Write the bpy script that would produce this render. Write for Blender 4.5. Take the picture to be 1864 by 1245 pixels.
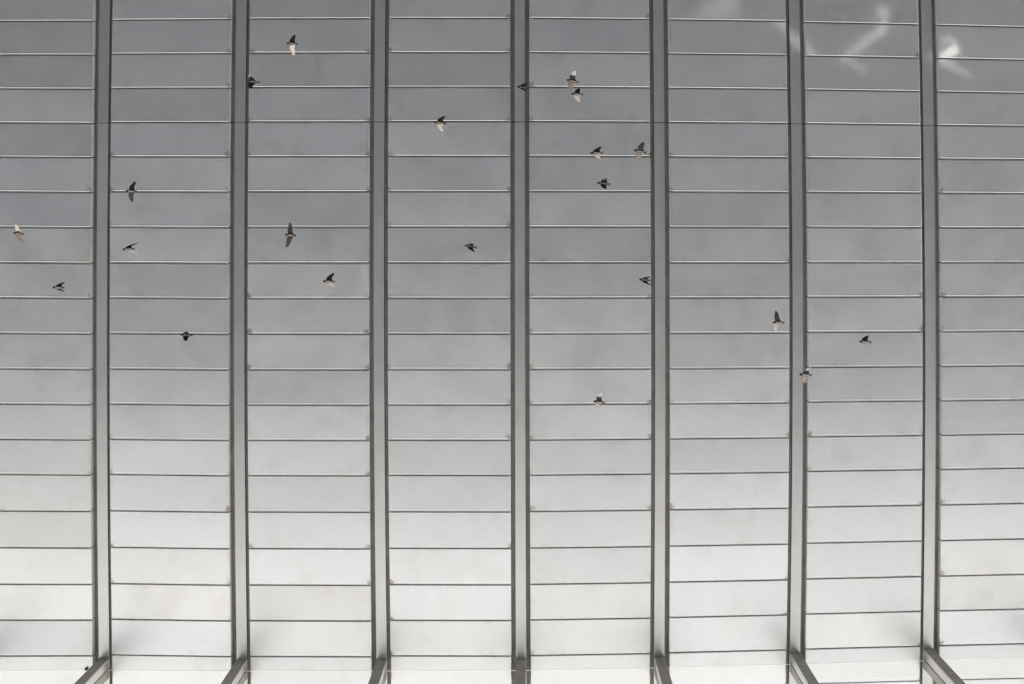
import bpy, bmesh, math, random
from mathutils import Vector, Matrix

random.seed(7)
scene = bpy.context.scene
for o in list(bpy.data.objects):
    bpy.data.objects.remove(o)
col = scene.collection

# ------------------------------------------------------------------ camera
# The photographer stands under a high metal soffit and looks straight up:
# world +X = picture right, +Y = picture bottom (towards the open plaza), +Z = up.
CAM_Z = 1.6
Z0 = 18.3                      # camera to panel faces, metres
W, H = 1864.0, 1245.0
FPX = 50.0 / 36.0 * W          # 50 mm lens
NX, NY = 968.0, 400.0          # picture point straight overhead
S = Z0 / FPX                   # metres per picture pixel on the panel faces
cd = bpy.data.cameras.new('camera')
cam = bpy.data.objects.new('camera', cd)
col.objects.link(cam)
cam.location = (0, 0, CAM_Z)
cam.rotation_euler = (math.pi, 0, 0)
cd.lens = 50.0
cd.sensor_width = 36.0
cd.shift_x = -(NX - W / 2) / W
cd.shift_y = -(H / 2 - NY) / W
cd.clip_end = 2000.0
scene.camera = cam

# ------------------------------------------------------------------ sky, sun, exposure
SUN_EL = math.radians(60)
SUN_AZ = math.radians(40)      # from +Y (out of the building) towards +X
world = bpy.data.worlds.new('World')
scene.world = world
world.use_nodes = True
nt = world.node_tree
bg = nt.nodes['Background']
sky = nt.nodes.new('ShaderNodeTexSky')
sky.sky_type = 'NISHITA'
sky.sun_disc = False
sky.sun_elevation = SUN_EL
sky.sun_rotation = SUN_AZ
nt.links.new(sky.outputs[0], bg.inputs[0])
bg.inputs[1].default_value = 0.05
sd = bpy.data.lights.new('sun', 'SUN')
sd.energy = 4.5
sd.angle = math.radians(0.53)
sd.color = (1.0, 0.97, 0.93)
sun = bpy.data.objects.new('sun', sd)
col.objects.link(sun)
SV = Vector((math.sin(SUN_AZ) * math.cos(SUN_EL), math.cos(SUN_AZ) * math.cos(SUN_EL), math.sin(SUN_EL)))
sun.rotation_euler = SV.to_track_quat('Z', 'Y').to_euler()
sun.location = SV * 60
vs = scene.view_settings
vs.view_transform = 'Standard'
vs.look = 'None'
vs.gamma = 1.0
vs.use_curve_mapping = False
vs.exposure = 1.2
scene.cycles.max_bounces = 7
scene.cycles.diffuse_bounces = 3
scene.cycles.glossy_bounces = 4
scene.cycles.sample_clamp_indirect = 6.0

# ------------------------------------------------------------------ helpers
def link(name, verts, faces, mat, parent=None, smooth=False, fmats=None):
    me = bpy.data.meshes.new(name)
    me.from_pydata([tuple(v) for v in verts], [], faces)
    me.update()
    o = bpy.data.objects.new(name, me)
    col.objects.link(o)
    for m in (mat if isinstance(mat, (list, tuple)) else [mat]):
        me.materials.append(m)
    if fmats:
        for p, i in zip(me.polygons, fmats):
            p.material_index = i
    if smooth:
        for p in me.polygons:
            p.use_smooth = True
    if parent:
        o.parent = parent
    return o

def fix_normals(o):
    bm = bmesh.new(); bm.from_mesh(o.data)
    bmesh.ops.recalc_face_normals(bm, faces=bm.faces)
    bm.to_mesh(o.data); bm.free()
    return o

def empty(name, loc=(0, 0, 0)):
    o = bpy.data.objects.new(name, None)
    o.empty_display_size = 0.2
    o.location = loc
    col.objects.link(o)
    return o

def tag(o, label, cat, group=None):
    o['label'] = label
    o['category'] = cat
    if group:
        o['group'] = group
    return o

BOXF = [(0, 1, 2, 3), (7, 6, 5, 4), (0, 4, 5, 1), (1, 5, 6, 2), (2, 6, 7, 3), (3, 7, 4, 0)]
def box_vf(x0, x1, y0, y1, z0, z1):
    v = [(x0, y0, z0), (x0, y1, z0), (x1, y1, z0), (x1, y0, z0),
         (x0, y0, z1), (x0, y1, z1), (x1, y1, z1), (x1, y0, z1)]
    return v, list(BOXF)

def merge(parts):
    V, F = [], []
    for v, f in parts:
        n = len(V)
        V += list(v)
        F += [tuple(i + n for i in q) for q in f]
    return V, F

def zat(d):                    # height of a layer d metres above the panel faces
    return CAM_Z + Z0 + d

def pt(x, y, d=0.0):           # picture position -> point on the layer d above the panel faces
    k = S * (Z0 + d) / Z0
    return Vector(((x - NX) * k, (y - NY) * k, zat(d)))

def quad3(a, b, c, ta, tb, tc, t):
    return (a * (t - tb) * (t - tc) / ((ta - tb) * (ta - tc)) +
            b * (t - ta) * (t - tc) / ((tb - ta) * (tb - tc)) +
            c * (t - ta) * (t - tb) / ((tc - ta) * (tc - tb)))

# ------------------------------------------------------------------ materials
def new_mat(name):
    m = bpy.data.materials.new(name)
    m.use_nodes = True
    n = m.node_tree.nodes
    return m, n, m.node_tree.links, n['Principled BSDF']

def N(nodes, t, **kw):
    o = nodes.new(t)
    for k, v in kw.items():
        setattr(o, k, v)
    return o

def math_node(nodes, links, op, a, b=None, clamp=False):
    m = N(nodes, 'ShaderNodeMath', operation=op, use_clamp=clamp)
    for i, s in enumerate((a, b)):
        if s is None:
            continue
        if isinstance(s, (int, float)):
            m.inputs[i].default_value = s
        else:
            links.new(s, m.inputs[i])
    return m.outputs[0]

def ramp(nodes, links, src, lo, hi, c0=0.0, c1=1.0):
    m = N(nodes, 'ShaderNodeMapRange', interpolation_type='SMOOTHSTEP')
    links.new(src, m.inputs[0])
    m.inputs[1].default_value = lo
    m.inputs[2].default_value = hi
    m.inputs[3].default_value = c0
    m.inputs[4].default_value = c1
    return m.outputs[0]

def noise(nodes, links, vec, scale, detail=3.0, rough=0.55):
    t = N(nodes, 'ShaderNodeTexNoise')
    t.inputs['Scale'].default_value = scale
    t.inputs['Detail'].default_value = detail
    t.inputs['Roughness'].default_value = rough
    links.new(vec, t.inputs['Vector'])
    return t.outputs['Fac']

def mixc(nodes, links, fac, a, b, mode='MIX'):
    m = N(nodes, 'ShaderNodeMix', data_type='RGBA', blend_type=mode)
    for s, i in ((fac, 0), (a, 6), (b, 7)):
        if isinstance(s, (int, float)):
            m.inputs[i].default_value = s
        elif isinstance(s, tuple):
            m.inputs[i].default_value = s + (1.0,)
        else:
            links.new(s, m.inputs[i])
    return m.outputs[2]

def metal_panel(name, base, rough, stains=True):
    """weathered satin aluminium sheet: slight tone per sheet, water marks, rust at fixings"""
    m, n, l, p = new_mat(name)
    geo = N(n, 'ShaderNodeNewGeometry')
    oi = N(n, 'ShaderNodeObjectInfo')
    tc = N(n, 'ShaderNodeTexCoord')
    gpos = geo.outputs['Position']
    sh = N(n, 'ShaderNodeVectorMath', operation='ADD')   # marks do not run on from sheet to sheet
    l.new(gpos, sh.inputs[0])
    l.new(math_node(n, l, 'MULTIPLY', oi.outputs['Random'], 43.0), sh.inputs[1])
    pos = sh.outputs[0]
    # tone and tint per sheet
    cool = tuple(b * k for b, k in zip(base, (0.98, 0.985, 0.99)))
    warm = tuple(b * k for b, k in zip(base, (1.0, 0.987, 0.958)))
    c = mixc(n, l, oi.outputs['Random'], cool, warm)
    r2 = math_node(n, l, 'FRACT', math_node(n, l, 'MULTIPLY', oi.outputs['Random'], 37.13))
    tone = ramp(n, l, r2, 0.0, 1.0, 0.90, 1.045)
    # cloudy marks
    big = noise(n, l, pos, 0.55, 4.0, 0.6)
    mott = ramp(n, l, big, 0.3, 0.7, 0.965, 1.02)
    fine = noise(n, l, pos, 9.0, 5.0, 0.7)
    tone = math_node(n, l, 'MULTIPLY', tone, mott)
    tone = math_node(n, l, 'MULTIPLY', tone, ramp(n, l, fine, 0.25, 0.75, 0.975, 1.015))
    grain = noise(n, l, pos, 85.0, 2.0, 0.6)
    tone = math_node(n, l, 'MULTIPLY', tone, ramp(n, l, grain, 0.2, 0.8, 0.95, 1.05))
    v = N(n, 'ShaderNodeCombineColor')
    for i in range(3):
        l.new(tone, v.inputs[i])
    c = mixc(n, l, 1.0, c, v.outputs[0], 'MULTIPLY')
    # warm water marks in blotches
    wm = noise(n, l, pos, 1.3, 5.0, 0.65)
    wmk = math_node(n, l, 'MULTIPLY', ramp(n, l, wm, 0.52, 0.70), 0.20)
    c = mixc(n, l, wmk, c, (0.50, 0.44, 0.37))
    rough_out = ramp(n, l, noise(n, l, pos, 2.2, 4.0, 0.6), 0.3, 0.7, rough - 0.03, rough + 0.04)
    if stains:
        sep = N(n, 'ShaderNodeSeparateXYZ')
        l.new(tc.outputs['Generated'], sep.inputs[0])
        gx, gy = sep.outputs[0], sep.outputs[1]
        ex = math_node(n, l, 'MINIMUM', gx, math_node(n, l, 'SUBTRACT', 1.0, gx))
        ex = math_node(n, l, 'MULTIPLY', ex, 3.5)
        ey = math_node(n, l, 'ABSOLUTE', math_node(n, l, 'SUBTRACT', gy, 0.97))
        d = math_node(n, l, 'SQRT', math_node(n, l, 'ADD', math_node(n, l, 'MULTIPLY', ex, ex), math_node(n, l, 'MULTIPLY', ey, ey)))
        d = math_node(n, l, 'ADD', d, math_node(n, l, 'MULTIPLY', math_node(n, l, 'SUBTRACT', noise(n, l, pos, 14.0, 4.0, 0.7), 0.5), 0.35))
        # which sheets rust: a broad noise over the ceiling
        who = ramp(n, l, noise(n, l, gpos, 0.9, 2.0, 0.5), 0.44, 0.56)
        who2 = ramp(n, l, r2, 0.25, 0.5)
        ru = math_node(n, l, 'MULTIPLY', ramp(n, l, d, 0.03, 0.17, 1.0, 0.0), math_node(n, l, 'MULTIPLY', who, who2))
        ru = math_node(n, l, 'MULTIPLY', ru, 0.85)
        c = mixc(n, l, ru, c, (0.20, 0.115, 0.055))
        # dust gathered along the folded edges
        edge = math_node(n, l, 'MINIMUM', math_node(n, l, 'MULTIPLY', math_node(n, l, 'MINIMUM', gx, math_node(n, l, 'SUBTRACT', 1.0, gx)), 3.5), math_node(n, l, 'MINIMUM', gy, math_node(n, l, 'SUBTRACT', 1.0, gy)))
        gr = math_node(n, l, 'MULTIPLY', ramp(n, l, edge, 0.0, 0.16, 1.0, 0.0), ramp(n, l, noise(n, l, pos, 2.6, 5.0, 0.7), 0.42, 0.7))
        c = mixc(n, l, math_node(n, l, 'MULTIPLY', gr, 0.22), c, (0.42, 0.37, 0.30))
        # small dark and white specks
        vor = N(n, 'ShaderNodeTexVoronoi')
        vor.inputs['Scale'].default_value = 3.2
        l.new(pos, vor.inputs['Vector'])
        sp = ramp(n, l, vor.outputs['Distance'], 0.012, 0.03, 1.0, 0.0)
        vc = N(n, 'ShaderNodeSeparateColor')
        l.new(vor.outputs['Color'], vc.inputs[0])
        sel = ramp(n, l, vc.outputs[0], 0.78, 0.8)
        c = mixc(n, l, math_node(n, l, 'MULTIPLY', math_node(n, l, 'MULTIPLY', sp, sel), 0.7), c, (0.16, 0.13, 0.10))
        selw = ramp(n, l, vc.outputs[1], 0.93, 0.94)
        c = mixc(n, l, math_node(n, l, 'MULTIPLY', math_node(n, l, 'MULTIPLY', sp, selw), 0.9), c, (0.85, 0.85, 0.83))
        l.new(math_node(n, l, 'SUBTRACT', 0.8, math_node(n, l, 'MULTIPLY', ru, 0.8)), p.inputs['Metallic'])
    else:
        p.inputs['Metallic'].default_value = 0.8
    p.inputs['Coat Weight'].default_value = 1.0
    p.inputs['Coat IOR'].default_value = 2.2
    # the lacquer is set rougher towards the open edge, to blur the mullion reflections
    sy = N(n, 'ShaderNodeSeparateXYZ')
    l.new(gpos, sy.inputs[0])
    l.new(ramp(n, l, sy.outputs[1], 0.0, 3.6, 0.04, 0.26), p.inputs['Coat Roughness'])
    l.new(c, p.inputs['Base Color'])
    l.new(rough_out, p.inputs['Roughness'])
    # the sheets are never quite flat
    b = N(n, 'ShaderNodeBump')
    b.inputs['Strength'].default_value = 1.0
    b.inputs['Distance'].default_value = 0.0016
    l.new(noise(n, l, pos, 1.7, 2.0, 0.5), b.inputs['Height'])
    b2 = N(n, 'ShaderNodeBump')
    b2.inputs['Strength'].default_value = 0.25
    b2.inputs['Distance'].default_value = 0.001
    l.new(noise(n, l, pos, 60.0, 3.0, 0.7), b2.inputs['Height'])
    l.new(b.outputs[0], b2.inputs['Normal'])
    l.new(b2.outputs[0], p.inputs['Normal'])
    return m

def plain(name, c, rough=0.6, metallic=0.0, var=0.12, scale=3.0, spec=0.5):
    m, n, l, p = new_mat(name)
    geo = N(n, 'ShaderNodeNewGeometry')
    f = noise(n, l, geo.outputs['Position'], scale, 5.0, 0.6)
    a = tuple(x * (1 - var) for x in c)
    b = tuple(min(1.0, x * (1 + var)) for x in c)
    l.new(mixc(n, l, ramp(n, l, f, 0.3, 0.7), a, b), p.inputs['Base Color'])
    p.inputs['Roughness'].default_value = rough
    p.inputs['Metallic'].default_value = metallic
    p.inputs['Specular IOR Level'].default_value = spec
    return m

M = {}
M['panel'] = metal_panel('satin_metal_sheet', (0.80, 0.80, 0.80), 0.38)
M['face'] = metal_panel('beam_metal', (0.60, 0.60, 0.585), 0.37, stains=False)
M['channel'] = plain('channel_metal', (0.25, 0.235, 0.215), 0.5, 0.5, 0.15, 4.0)
M['side'] = plain('panel_return', (0.80, 0.79, 0.75), 0.5, 0.1, 0.10, 5.0)
M['backing'] = plain('ceiling_backing', (0.13, 0.125, 0.115), 0.7)
M['mull_front'] = plain('mullion_cap', (0.68, 0.64, 0.60), 0.55, 0.35, 0.10, 6.0, 0.2)
M['mull_side'] = plain('mullion_aluminium', (0.80, 0.79, 0.76), 0.35, 0.6, 0.04, 5.0)
M['bead'] = plain('glazing_bead', (0.45, 0.41, 0.35), 0.5, 0.0, 0.06, 6.0)
M['bright'] = plain('bright_channel', (0.97, 0.97, 0.95), 0.38, 0.9, 0.02, 5.0)
M['dull_plate'] = plain('dull_steel_plate', (0.62, 0.62, 0.61), 0.80, 1.0, 0.05, 9.0)
M['plate'] = plain('satin_steel_plate', (0.75, 0.75, 0.74), 0.66, 1.0, 0.05, 9.0)
M['trim'] = plain('white_trim', (0.85, 0.85, 0.83), 0.4, 0.0, 0.03, 5.0)
M['gasket'] = plain('rubber_gasket', (0.12, 0.115, 0.11), 0.7)
M['plaza'] = plain('pale_paving', (0.50, 0.50, 0.495), 0.9, 0.0, 0.10, 0.6)
M['wall'] = plain('dark_wall', (0.10, 0.10, 0.11), 0.8)
M['mud'] = plain('mud', (0.10, 0.075, 0.055), 0.95, 0.0, 0.3, 60.0)
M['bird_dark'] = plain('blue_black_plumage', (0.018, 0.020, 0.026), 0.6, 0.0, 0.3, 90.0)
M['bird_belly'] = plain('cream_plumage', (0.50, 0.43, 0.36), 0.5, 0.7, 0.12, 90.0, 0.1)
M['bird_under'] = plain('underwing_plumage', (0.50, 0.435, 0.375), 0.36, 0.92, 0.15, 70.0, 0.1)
M['bird_mid'] = plain('half_lit_underwing', (0.34, 0.285, 0.235), 0.5, 0.5, 0.2, 80.0, 0.2)  # underwing with half light painted in
M['bird_brown'] = plain('shaded_brown_underwing', (0.11, 0.09, 0.075), 0.7, 0.0, 0.2, 80.0, 0.2)  # underwing with shade painted into the brown
M['bird_tail_and_shade'] = plain('tail_and_shaded_wing', (0.04, 0.036, 0.032), 0.8, 0.0, 0.2, 90.0)  # tail, and underwings coloured as if in shade

def glass_mat():
    m, n, l, p = new_mat('wall_glass')
    n.remove(p)
    out = n['Material Output']
    tr = N(n, 'ShaderNodeBsdfTransparent')
    tr.inputs[0].default_value = (0.965, 0.975, 0.97, 1)
    gl = N(n, 'ShaderNodeBsdfGlossy')
    gl.inputs['Roughness'].default_value = 0.02
    fr = N(n, 'ShaderNodeFresnel')
    fr.inputs[0].default_value = 1.35
    mx = N(n, 'ShaderNodeMixShader')
    l.new(fr.outputs[0], mx.inputs[0])
    l.new(tr.outputs[0], mx.inputs[1])
    l.new(gl.outputs[0], mx.inputs[2])
    l.new(mx.outputs[0], out.inputs['Surface'])
    return m
M['glass'] = glass_mat()

# ------------------------------------------------------------------ measured layout of the soffit
TY, MY, BY = 20.0, 620.0, 1180.0
GAPC = [(-61.0, -68.5, -63.0), (187.4, 182.2, 186.2), (437.4, 433.2, 438.0), (691.0, 688.7, 693.5),
        (946.0, 946.5, 948.3), (1199.0, 1202.6, 1201.0), (1447.7, 1454.2, 1449.0), (1688.8, 1696.5, 1692.4),
        (1925.0, 1935.0, 1929.0)]
GAPW = 34.7
def gapc(b, y):
    return quad3(*GAPC[b], TY, MY, BY, y)

SEAM = [33.7, 96.1, 158.9, 221.6, 284.7, 348.8, 413.5, 478.6, 543.0, 607.8, 672.6, 736.7, 800.9, 864.8, 930.9,
        997.4, 1063.5, 1128.3, 1193.0]
def seam_base(r):
    if r < 0:
        return 33.7 + 62.4 * r
    if r > 18:
        return 1193.0 + 64.7 * (r - 18)
    return SEAM[r]
# left and right seam heights of every bay at the rows 0, 9 and 18
BAY = [((39.4, 39.0), (606.0, 608.0), (1193.4, 1192.7)), ((37.2, 36.0), (606.7, 608.5), (1191.0, 1194.2)),
       ((35.0, 34.5), (608.0, 608.2), (1193.7, 1194.5)), ((33.7, 34.0), (607.7, 608.0), (1192.7, 1193.2)),
       ((33.7, 36.0), (607.5, 606.7), (1192.2, 1188.7)), ((36.5, 39.5), (606.7, 606.0), (1187.2, 1182.0)),
       ((41.2, 45.7), (604.7, 603.7), (1180.5, 1175.2)), ((46.5, 51.5), (603.7, 602.0), (1174.2, 1169.5))]
def seam(bay, r, side):
    t = BAY[bay]
    off = [t[0][side] - SEAM[0], t[1][side] - SEAM[9], t[2][side] - SEAM[18]]
    return seam_base(r) + quad3(*off, 0.0, 9.0, 18.0, max(-1.0, min(19.0, float(r))))

R0, R1 = -2, 23
D_FACE, D_LIP, D_BACK = 0.07, 0.13, 0.155

# ------------------------------------------------------------------ ground and building around
EDGE_Y = 13.5               # solid roof ends here, then added slats thin the shade out
XW = 45.0
ground, = [link('ground', [(-400, -400, 0), (400, -400, 0), (400, 400, 0), (-400, 400, 0)], [(0, 1, 2, 3)], M['plaza'])]
ground['kind'] = 'structure'

ceiling = empty('ceiling', (0, 0, 0))
ceiling['kind'] = 'structure'
xl, xr = pt(-61 - GAPW, 0).x, pt(1930 + GAPW, 0).x
yb, yf = pt(0, seam_base(R0)).y, pt(0, seam_base(R1)).y
v, f = box_vf(-XW, xr + 0.4, -16, EDGE_Y, zat(D_BACK), zat(0.9))
link('roof_slab', v, f, M['backing'], ceiling)
osf = merge([box_vf(-XW, xl, -16, EDGE_Y, zat(0.0), zat(D_LIP)),
             box_vf(xl + 0.003, xr - 0.003, -16, yb - 0.05, zat(0.002), zat(D_LIP)),
             box_vf(xl + 0.003, xr - 0.003, yf + 0.05, EDGE_Y, zat(0.002), zat(D_LIP))])
link('outer_soffit', osf[0], osf[1], M['panel'], ceiling)
# thin roof over the next bays, with unseen openings added so that sun flecks on the paving
# show in the lacquered panels as pale streaks
def fleck(poly):               # streak seen in the panels -> where the sun has to come through the roof
    out = []
    k = S * (2 * Z0 + CAM_Z) / Z0
    sh = zat(0.0) / math.tan(SUN_EL)
    for x, y in poly:
        out.append(Vector(((x - NX) * k + sh * math.sin(SUN_AZ), (y - NY) * k + sh * math.cos(SUN_AZ), zat(0.0))))
    return out
FLECKS = [[(1409, 49), (1424, 45), (1455, 63), (1486, 100), (1477, 107), (1449, 86), (1430, 67)],
          [(1597, 10), (1620, 12), (1611, 60), (1536, 112), (1576, 133), (1572, 140), (1522, 111), (1590, 50)],
          [(1688, 104), (1710, 88), (1716, 62), (1737, 64), (1750, 92), (1722, 108), (1766, 135), (1760, 141), (1708, 117)]]
for k in range(11):            # added slots, spaced to give a paler wedge of light
    xk = 1256 + 8.5 * k
    FLECKS.append([(xk, 40), (xk, 36 - 5.2 * k), (xk + 4.0, 32 - 5.2 * k), (xk + 4.0, 40)])
from mathutils.geometry import tessellate_polygon
outer = [Vector((xr + 0.4, -16, zat(0.0))), Vector((XW, -16, zat(0.0))), Vector((XW, EDGE_Y, zat(0.0))), Vector((xr + 0.4, EDGE_Y, zat(0.0)))]
loops = [outer] + [fleck(p) for p in FLECKS]
allv = [q for lp in loops for q in lp]
tri = tessellate_polygon(loops)
rs = link('roof_sheet_added_slots', allv, [tuple(t) for t in tri], M['panel'], ceiling)
v, f = box_vf(xr, xr + 0.42, -16, EDGE_Y, zat(0.001), zat(D_LIP))
link('edge_strip', v, f, M['panel'], ceiling)
# added slats beyond the roof, tapered so the paving's shade fades out
NSL, ZONE = 44, 6.2
for i in range(NSL):
    t = (i + 0.5) / NSL
    yc = EDGE_Y + 0.02 + ZONE * t
    hw = ZONE / NSL * 0.5 * (1 - t) ** 0.9
    v, f = box_vf(-XW, XW, yc - hw, yc + hw, zat(0.1), zat(0.13))
    link('added_shade_slat', v, f, M['trim'], ceiling)

# ------------------------------------------------------------------ soffit panels: bent trays with rounded edges
GAP_H = 0.0062                  # half of the open joint
def tray(c00, c10, c01, c11):
    """c00 top-left, c10 top-right, c01 bottom-left, c11 bottom-right (x, y) corners at the panel face"""
    prof = [(0.0, D_LIP), (0.0, 0.008), (0.0023, 0.0023), (0.008, 0.0), (0.035, 0.0)]
    V, F = [], []
    cen = [(c00[0] + c10[0] + c01[0] + c11[0]) / 4, (c00[1] + c10[1] + c01[1] + c11[1]) / 4]
    cs = [c00, c10, c11, c01]
    for ins, dep in prof:
        for x, y in cs:
            V.append((x + math.copysign(ins, cen[0] - x), y + math.copysign(ins, cen[1] - y), zat(dep)))
    for k in range(len(prof) - 1):
        for i in range(4):
            j = (i + 1) % 4
            F.append((k * 4 + i, k * 4 + j, k * 4 + 4 + j, k * 4 + 4 + i))
    e = (len(prof) - 1) * 4
    F.append((e, e + 1, e + 2, e + 3))
    return V, F, [1] * 4 + [0] * (len(F) - 4)

rnd = random.Random(3)
for bay in range(8):
    for r in range(R0, R1):
        ya0, ya1 = seam(bay, r, 0), seam(bay, r, 1)
        yb0, yb1 = seam(bay, r + 1, 0), seam(bay, r + 1, 1)
        def corner(b, side, y):
            x = gapc(b, y) + (GAPW / 2 if side == 0 else -GAPW / 2)
            p = pt(x, y)
            return [p.x, p.y]
        c00, c10 = corner(bay, 0, ya0), corner(bay + 1, 1, ya1)
        c01, c11 = corner(bay, 0, yb0), corner(bay + 1, 1, yb1)
        for c in (c00, c10):
            c[1] += GAP_H
        for c in (c01, c11):
            c[1] -= GAP_H
        V, F, FM = tray(c00, c10, c01, c11)
        # every tray sits a hair differently on its clips
        cx = sum(c[0] for c in (c00, c10, c01, c11)) / 4
        cy = sum(c[1] for c in (c00, c10, c01, c11)) / 4
        tx, ty, tz = rnd.gauss(0, 0.0008), rnd.gauss(0, 0.0022), rnd.gauss(0, 0.0008)
        V = [Vector((x - cx, y - cy, z - zat(0) + tx * (x - cx) + ty * (y - cy) + tz)) for x, y, z in V]
        o = fix_normals(link('panel', V, F, [M['panel'], M['side']], ceiling, False, FM))
        o.location = (cx, cy, zat(0))

# ------------------------------------------------------------------ beams between the bays
ORD = ['', 'leftmost', 'second', 'third', 'middle', 'fifth', 'sixth', 'rightmost', '']
BEAM_LABEL = {1: 'leftmost grey metal ceiling beam, running down to the leftmost mullion',
              2: 'second grey metal ceiling beam from the left, left of the topmost swallow',
              3: 'third grey metal ceiling beam from the left, with no swallow overlapping it',
              4: 'middle grey metal ceiling beam, a dark swallow flying below its top end',
              5: 'grey metal ceiling beam just right of the middle one, folded-wing swallow at its left edge',
              6: 'second grey metal ceiling beam from the right, crossed by a pale light streak',
              7: 'rightmost grey metal ceiling beam, beside the brightest light patch'}
FW = 0.1345
def strip(b, y0, y1, d0, d1, half, n=12, dx=0.0):
    V, F = [], []
    for i in range(n + 1):
        y = y0 + (y1 - y0) * i / n
        p = pt(gapc(b, y), y)          # real position, then laid on its own layer
        for sx, d in ((-1, d0), (1, d0), (1, d1), (-1, d1)):
            V.append((p.x + dx + sx * half, p.y, zat(d)))
    for i in range(n):
        a = i * 4
        for k in range(4):
            F.append((a + k, a + (k + 1) % 4, a + 4 + (k + 1) % 4, a + 4 + k))
    F.append((0, 1, 2, 3)); F.append((n * 4 + 3, n * 4 + 2, n * 4 + 1, n * 4))
    return V, F

def beam_joint(b):
    bb = min(7, max(0, b))
    return (seam(max(0, b - 1), 3, 1) + seam(bb, 3, 0)) / 2
ytop, yend = seam_base(R0) - 2, seam_base(R1)
for b in range(0, 9):
    yj = beam_joint(b)
    cx = pt(gapc(b, MY), MY)
    root = empty('ceiling_beam', (cx.x, 0, zat(D_FACE)))
    root['kind'] = 'thing'
    tag(root, BEAM_LABEL.get(b, 'grey metal ceiling beam beyond the %s edge of the picture' % ('left' if b == 0 else 'right')),
        'beam', 'metal beams between the ceiling bays')
    off = Vector(root.location)
    for (y0, y1) in ((ytop, yj - 0.6), (yj + 0.6, yend)):
        V, F = strip(b, y0, y1, D_FACE, D_BACK + 0.004, FW / 2)
        fix_normals(link('face', [Vector(q) - off for q in V], F, M['face'], root))
        for s in (-1, 1):
            wch = (GAPW * S - FW) / 2 - 0.006
            V, F = strip(b, y0, y1, D_LIP - 0.012, D_LIP + 0.004, wch / 2, dx=s * (FW / 2 + wch / 2 + 0.003))
            fix_normals(link('channel', [Vector(q) - off for q in V], F, M['channel'], root))

# ------------------------------------------------------------------ glass wall
wall = empty('glass_screen', (0, 5.8, 0))
wall['kind'] = 'thing'
tag(wall, 'hanging glass screen with grey mullions along the bottom edge of the picture', 'glass screen')
wo = Vector(wall.location)
def wall_y(b):                 # seam of row 18 beside beam b
    l = seam(b - 1, 18, 1) if b > 0 else seam(0, 18, 0)
    r = seam(b, 18, 0) if b < 8 else seam(7, 18, 1)
    return (l + r) / 2
GY = []
ZSC = zat(-2.0)               # the glazing is a hung screen, open below
for b in range(-5, 14):
    bb = min(8, max(0, b))     # beyond the picture the wall just goes on
    ym = wall_y(bb)
    p = pt(gapc(bb, ym), ym + 5.8, D_FACE)
    px = pt(gapc(bb, ym), ym).x + (b - bb) * 1.79
    y0 = p.y
    yg = pt(0, ym + 26.8).y
    GY.append((px, yg))
    hw = 0.064
    # front cap, bright side webs, glazing beads behind the glass line
    v, f = box_vf(px - hw, px + hw, y0, y0 + 0.02, ZSC, zat(D_FACE))
    mull = link('mullion', [Vector(q) - wo for q in v], f, M['mull_front'], wall)
    v, f = box_vf(px - hw + 0.003, px + hw - 0.003, y0 + 0.02, yg - 0.004, ZSC, zat(D_FACE - 0.002))
    link('web', [Vector(q) - wo for q in v], f, M['mull_side'], mull)
    v, f = box_vf(px - hw + 0.006, px + hw - 0.006, yg + 0.012, yg + 0.13, ZSC, zat(D_FACE - 0.002))
    link('outer_web', [Vector(q) - wo for q in v], f, M['bead'], mull)
    v, f = box_vf(px - hw + 0.001, px + hw - 0.001, yg - 0.004, yg + 0.012, ZSC, zat(D_FACE - 0.002))
    link('gasket', [Vector(q) - wo for q in v], f, M['gasket'], mull)
for b in range(len(GY) - 1):
    (xa, ya), (xb, yb_) = GY[b], GY[b + 1]
    def run(x0, x1, t0, t1, z0, z1):
        def yy(x):
            return ya + (yb_ - ya) * (x - xa) / (xb - xa)
        return [(x0, yy(x0) + t0, z0), (x0, yy(x0) + t1, z0), (x1, yy(x1) + t1, z0), (x1, yy(x1) + t0, z0),
                (x0, yy(x0) + t0, z1), (x0, yy(x0) + t1, z1), (x1, yy(x1) + t1, z1), (x1, yy(x1) + t0, z1)]
    x0, x1 = xa + 0.0635, xb - 0.0635
    link('pane', [Vector(q) - wo for q in [run(x0, x1, 0.004, 0.004, ZSC + 0.02, zat(-0.001))[i] for i in (0, 3, 7, 4)]],
         [(0, 1, 2, 3)], M['glass'], wall)
    link('head_trim', [Vector(q) - wo for q in run(x0 + 0.002, x1 - 0.002, -0.003, 0.003, zat(-0.0025), zat(0.004))],
         list(BOXF), M['bright'], wall)

# unseen steel plates, added to mirror brighter spots into the panels
def added_glint_plate(label, mat, x, y, w_, d_, rz):
    k = S * (2 * Z0 + CAM_Z) / Z0
    g = Vector(((x - NX) * k, (y - NY) * k, 0.0))
    up = (pt(x, y) - g).normalized()
    nrm = (up + SV).normalized()
    ax = Vector((math.cos(rz), math.sin(rz), 0))
    ay = nrm.cross(ax).normalized()
    ax = ay.cross(nrm)
    q = Matrix((ax, ay, nrm)).transposed()
    v, f = box_vf(-w_ / 2, w_ / 2, -d_ / 2, d_ / 2, -0.01, 0.01)
    o = link('added_glint_plate', v, f, mat)
    o.location = g + Vector((0, 0, 0.16))
    o.rotation_euler = q.to_euler()
    tag(o, label, 'plate', 'added steel plates in the sun flecks')
added_glint_plate('added unseen steel plate mirrored as the bright spot right of the rightmost beam', M['plate'], 1722, 95, 0.56, 0.26, -0.48)
added_glint_plate('added unseen steel plate mirrored in the bright knot of the angled light streak', M['dull_plate'], 1600, 50, 0.46, 0.22, -1.0)

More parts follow.
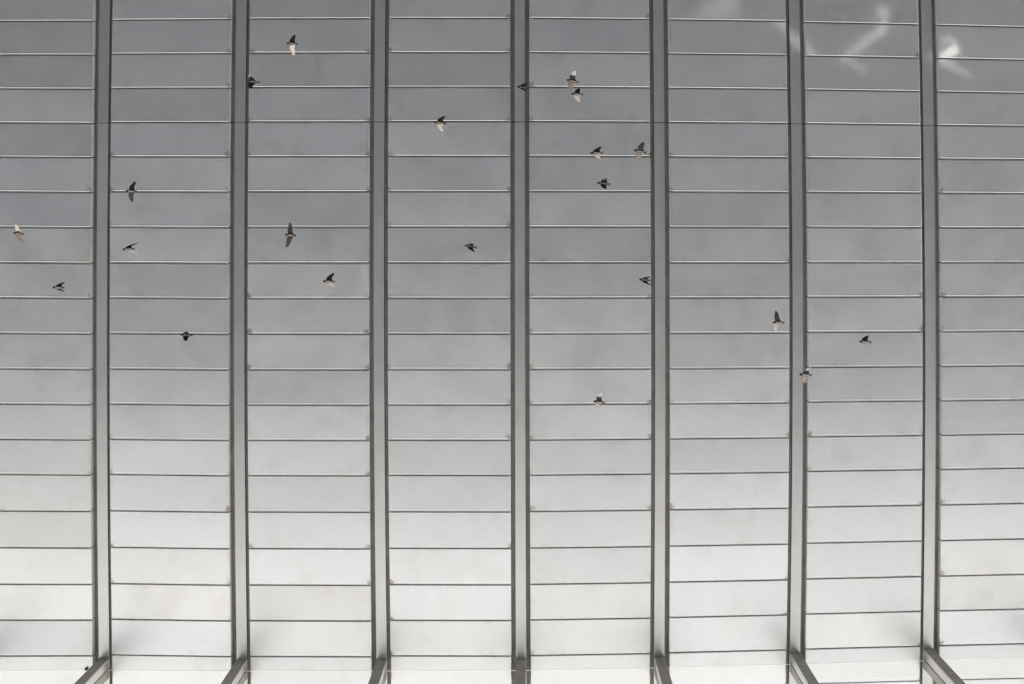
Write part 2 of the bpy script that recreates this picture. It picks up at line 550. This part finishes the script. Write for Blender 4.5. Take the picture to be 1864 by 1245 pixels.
# unseen back wall, added to cut the sky light under the roof
v, f = box_vf(-XW, XW, -16.6, -16.0, 0, zat(0.9))
bw = link('added_shade_wall', v, f, M['wall'])
tag(bw, 'dark wall added unseen to dim the covered space far beyond the top edge', 'wall')

# ------------------------------------------------------------------ swallows
def swallow(label, bill, tail, up, dn, mode, depth, scale=1.0):
    k = depth / FPX
    def w(p):
        return Vector(((p[0] - NX) * k, (p[1] - NY) * k, CAM_Z + depth))
    B, T, U, D = w(bill), w(tail), w(up), w(dn)
    c = (B + T) / 2
    fw = (B - T); L = fw.length; fw.normalize()
    upv = Vector((0, 0, 1))
    sd_ = upv.cross(fw); sd_.normalize()
    if sd_.y > 0:
        sd_ = -sd_                           # points to the top of the picture
    V, F, FM = [], [], []
    def P(a, b, h):
        return fw * a + sd_ * b + upv * h
    ls = L / 0.15
    # body: one lathe from bill to tail root
    st = [(0.075, 0.0008, -.002), (0.066, 0.0030, -.001), (0.060, 0.0085, 0), (0.052, 0.0118, .001), (0.043, 0.0122, .001),
          (0.034, 0.0128, 0), (0.020, 0.0160, -.001), (0.004, 0.0165, -.001), (-0.012, 0.0145, 0), (-0.026, 0.0105, .001),
          (-0.038, 0.0065, .002), (-0.046, 0.0040, .003)]
    n = 12
    for a, r, h in st:
        for i in range(n):
            t = 2 * math.pi * i / n
            V.append(P(a * ls, r * math.sin(t) * 1.22, -r * math.cos(t) * 1.05 + h))
    for s in range(len(st) - 1):
        am = (st[s][0] + st[s + 1][0]) / 2
        for i in range(n):
            j = (i + 1) % n
            F.append((s * n + i, s * n + j, (s + 1) * n + j, (s + 1) * n + i))
            t = 2 * math.pi * (i + 0.5) / n
            ang = abs((t + math.pi) % (2 * math.pi) - math.pi)
            FM.append(1 if (ang < 0.75 and -0.036 < am < 0.030) else 0)
    F.append(tuple(range(n))); FM.append(0)
    e = (len(st) - 1) * n
    F.append(tuple(e + i for i in reversed(range(n)))); FM.append(0)
    # forked tail
    tl = [(-0.040, 0.0055), (-0.056, 0.0095), (-0.075, 0.0165)]
    b0 = len(V)
    for hh in (0.0045, 0.0028):
        for a, q in tl:
            V += [P(a * ls, -q, hh), P((a + (0.011 if a < -0.07 else 0)) * ls, 0, hh), P(a * ls, q, hh)]
    for lay in range(2):
        for s in range(2):
            for q in range(2):
                i0 = b0 + lay * 9 + s * 3 + q
                F.append((i0, i0 + 1, i0 + 4, i0 + 3)); FM.append(3)
    rim = [0, 1, 2, 5, 8, 7, 6, 3]
    for i in range(8):
        a_, b_ = b0 + rim[i], b0 + rim[(i + 1) % 8]
        F.append((a_, b_, b_ + 9, a_ + 9)); FM.append(3)
    # wings
    for s, tip, md in ((1, U, mode[0]), (-1, D, mode[1])):
        dlt = tip - c
        ta, tb = dlt.dot(fw), abs(dlt.dot(sd_))
        span = 0.158 * ls
        reach = math.sqrt(max(1e-6, span ** 2 - min(ta + 0.0, 0) ** 2))
        cph = max(0.25, min(1.0, tb / reach))
        phi = math.acos(cph)
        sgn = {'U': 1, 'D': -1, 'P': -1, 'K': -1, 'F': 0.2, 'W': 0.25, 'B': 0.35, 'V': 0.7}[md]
        ns = 9
        base = len(V)
        chordn = 5
        h_prev, b_prev = 0.0, 0.0
        for q in range(ns):
            t = q / (ns - 1)
            b = 0.006 + (tb - 0.006) * t
            hmax = math.sqrt(max(0, reach ** 2 - tb ** 2))
            h = sgn * hmax * t * (1.15 - 0.15 * t)
            h += 0.006
            # leading edge: forward to the wrist, then swept to the tip
            wr = 0.36
            le_root, le_wr = 0.027 * ls, max(0.033 * ls, min(0.045 * ls, ta + 0.04 * ls))
            if t < wr:
                le = le_root + (le_wr - le_root) * math.sin(t / wr * math.pi / 2)
            else:
                u = (t - wr) / (1 - wr)
                le = le_wr + (ta - le_wr) * (u ** 1.25)
            ch = (0.066 * (1 - t) ** 0.44 + 0.020 * t * (1 - t)) * ls + 0.004
            if t > 0.6:
                ch *= 1.0
            for cc in range(chordn):
                x = cc / (chordn - 1)
                cam_ = 0.06 * ch * math.sin(math.pi * x)
                V.append(P(le - x * ch, s * b, h + cam_))
            for cc in range(chordn):
                x = cc / (chordn - 1)
                cam_ = 0.06 * ch * math.sin(math.pi * x)
                V.append(P(le - x * ch, s * b, h + cam_ + 0.0012 + 0.0035 * (1 - t) * math.sin(math.pi * min(1, x * 1.6 + .1))))
        m2 = 2 * chordn
        for q in range(ns - 1):
            for cc in range(chordn - 1):
                i0 = base + q * m2 + cc
                F.append((i0, i0 + 1, i0 + m2 + 1, i0 + m2))
                FM.append({'U': 2, 'V': 2, 'W': 5, 'P': 2, 'K': 0, 'B': 3, 'F': 4, 'D': 2 if q > 3 else 0}[md])  # underside colour per pose
                i1 = i0 + chordn
                F.append((i1, i1 + m2, i1 + m2 + 1, i1 + 1)); FM.append(0)
            for a_, b_ in ((0, chordn), (chordn - 1, 2 * chordn - 1)):
                i0, i1 = base + q * m2 + a_, base + q * m2 + b_
                F.append((i0, i0 + m2, i1 + m2, i1)); FM.append(0)
        i0 = base + (ns - 1) * m2
        for cc in range(chordn - 1):
            F.append((i0 + cc, i0 + cc + 1, i0 + chordn + cc + 1, i0 + chordn + cc)); FM.append(0)
    o = link('swallow', V, F, [M['bird_dark'], M['bird_belly'], M['bird_under'], M['bird_tail_and_shade'], M['bird_brown'], M['bird_mid']], None, True, FM)
    o.location = c
    tag(o, label, 'bird', 'swallows flying below the ceiling')
    return fix_normals(o)

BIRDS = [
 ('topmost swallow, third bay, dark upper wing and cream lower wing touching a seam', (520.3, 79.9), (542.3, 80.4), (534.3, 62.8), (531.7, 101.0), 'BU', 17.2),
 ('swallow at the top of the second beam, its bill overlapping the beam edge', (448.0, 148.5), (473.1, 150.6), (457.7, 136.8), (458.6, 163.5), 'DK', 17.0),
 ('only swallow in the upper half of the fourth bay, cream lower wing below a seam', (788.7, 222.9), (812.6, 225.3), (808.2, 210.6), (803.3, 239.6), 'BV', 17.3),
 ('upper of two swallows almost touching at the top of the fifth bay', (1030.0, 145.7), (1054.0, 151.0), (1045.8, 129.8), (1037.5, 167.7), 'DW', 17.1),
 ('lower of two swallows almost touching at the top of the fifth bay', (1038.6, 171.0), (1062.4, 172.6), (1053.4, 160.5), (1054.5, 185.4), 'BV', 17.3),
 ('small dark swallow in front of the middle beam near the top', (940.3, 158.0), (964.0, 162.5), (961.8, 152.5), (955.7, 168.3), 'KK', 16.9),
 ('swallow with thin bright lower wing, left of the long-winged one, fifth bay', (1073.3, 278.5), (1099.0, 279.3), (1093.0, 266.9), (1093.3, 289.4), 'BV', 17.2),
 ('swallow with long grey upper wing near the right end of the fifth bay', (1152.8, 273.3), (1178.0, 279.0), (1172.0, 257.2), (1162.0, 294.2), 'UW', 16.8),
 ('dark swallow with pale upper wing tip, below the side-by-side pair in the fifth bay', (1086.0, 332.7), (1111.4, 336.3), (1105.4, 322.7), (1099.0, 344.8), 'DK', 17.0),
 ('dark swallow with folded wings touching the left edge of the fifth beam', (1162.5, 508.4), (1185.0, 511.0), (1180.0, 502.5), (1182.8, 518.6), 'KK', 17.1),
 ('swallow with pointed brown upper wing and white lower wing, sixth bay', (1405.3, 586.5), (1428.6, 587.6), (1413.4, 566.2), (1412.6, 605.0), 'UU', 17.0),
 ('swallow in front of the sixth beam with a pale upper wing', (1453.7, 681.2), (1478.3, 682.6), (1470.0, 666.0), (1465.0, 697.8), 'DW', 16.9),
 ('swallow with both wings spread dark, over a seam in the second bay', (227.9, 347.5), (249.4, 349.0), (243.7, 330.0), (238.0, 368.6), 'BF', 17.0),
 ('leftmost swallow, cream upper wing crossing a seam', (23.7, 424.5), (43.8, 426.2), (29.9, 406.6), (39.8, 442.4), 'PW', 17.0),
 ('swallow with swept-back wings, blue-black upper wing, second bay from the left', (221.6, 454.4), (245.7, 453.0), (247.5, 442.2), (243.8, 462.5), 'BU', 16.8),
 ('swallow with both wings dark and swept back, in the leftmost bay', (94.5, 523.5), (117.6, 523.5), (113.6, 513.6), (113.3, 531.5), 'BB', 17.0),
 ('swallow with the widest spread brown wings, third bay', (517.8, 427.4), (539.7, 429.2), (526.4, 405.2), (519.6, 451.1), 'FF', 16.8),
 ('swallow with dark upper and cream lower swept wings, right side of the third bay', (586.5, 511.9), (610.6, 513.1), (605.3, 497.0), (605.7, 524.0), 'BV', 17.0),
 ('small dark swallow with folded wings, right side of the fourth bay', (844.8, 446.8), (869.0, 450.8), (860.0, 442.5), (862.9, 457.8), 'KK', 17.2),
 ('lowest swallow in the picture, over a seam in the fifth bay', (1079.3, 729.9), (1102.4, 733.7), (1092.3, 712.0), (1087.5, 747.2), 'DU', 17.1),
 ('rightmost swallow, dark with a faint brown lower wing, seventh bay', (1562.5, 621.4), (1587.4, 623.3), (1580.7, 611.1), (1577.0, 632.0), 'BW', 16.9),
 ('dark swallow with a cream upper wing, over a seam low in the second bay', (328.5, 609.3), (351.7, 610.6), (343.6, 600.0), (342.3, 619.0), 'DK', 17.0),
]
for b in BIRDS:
    swallow(*b)

# ------------------------------------------------------------------ small things
bm = bmesh.new()
bmesh.ops.create_icosphere(bm, subdivisions=2, radius=1.0)
rr = random.Random(5)
for vtx in bm.verts:
    vtx.co *= 0.75 + 0.5 * rr.random()
me = bpy.data.meshes.new('mud_clump'); bm.to_mesh(me); bm.free()
me.materials.append(M['mud'])
mc = bpy.data.objects.new('mud_clump', me); col.objects.link(mc)
p = pt(157.5, 1216.0)
mc.location = (p.x, p.y, zat(-0.012)); mc.scale = (0.026, 0.018, 0.018); mc.rotation_euler = (0, 0, -0.7)
tag(mc, 'small dark clump stuck to the ceiling beside the leftmost mullion', 'clump')

scene.render.resolution_x = 1024
scene.render.resolution_y = 683
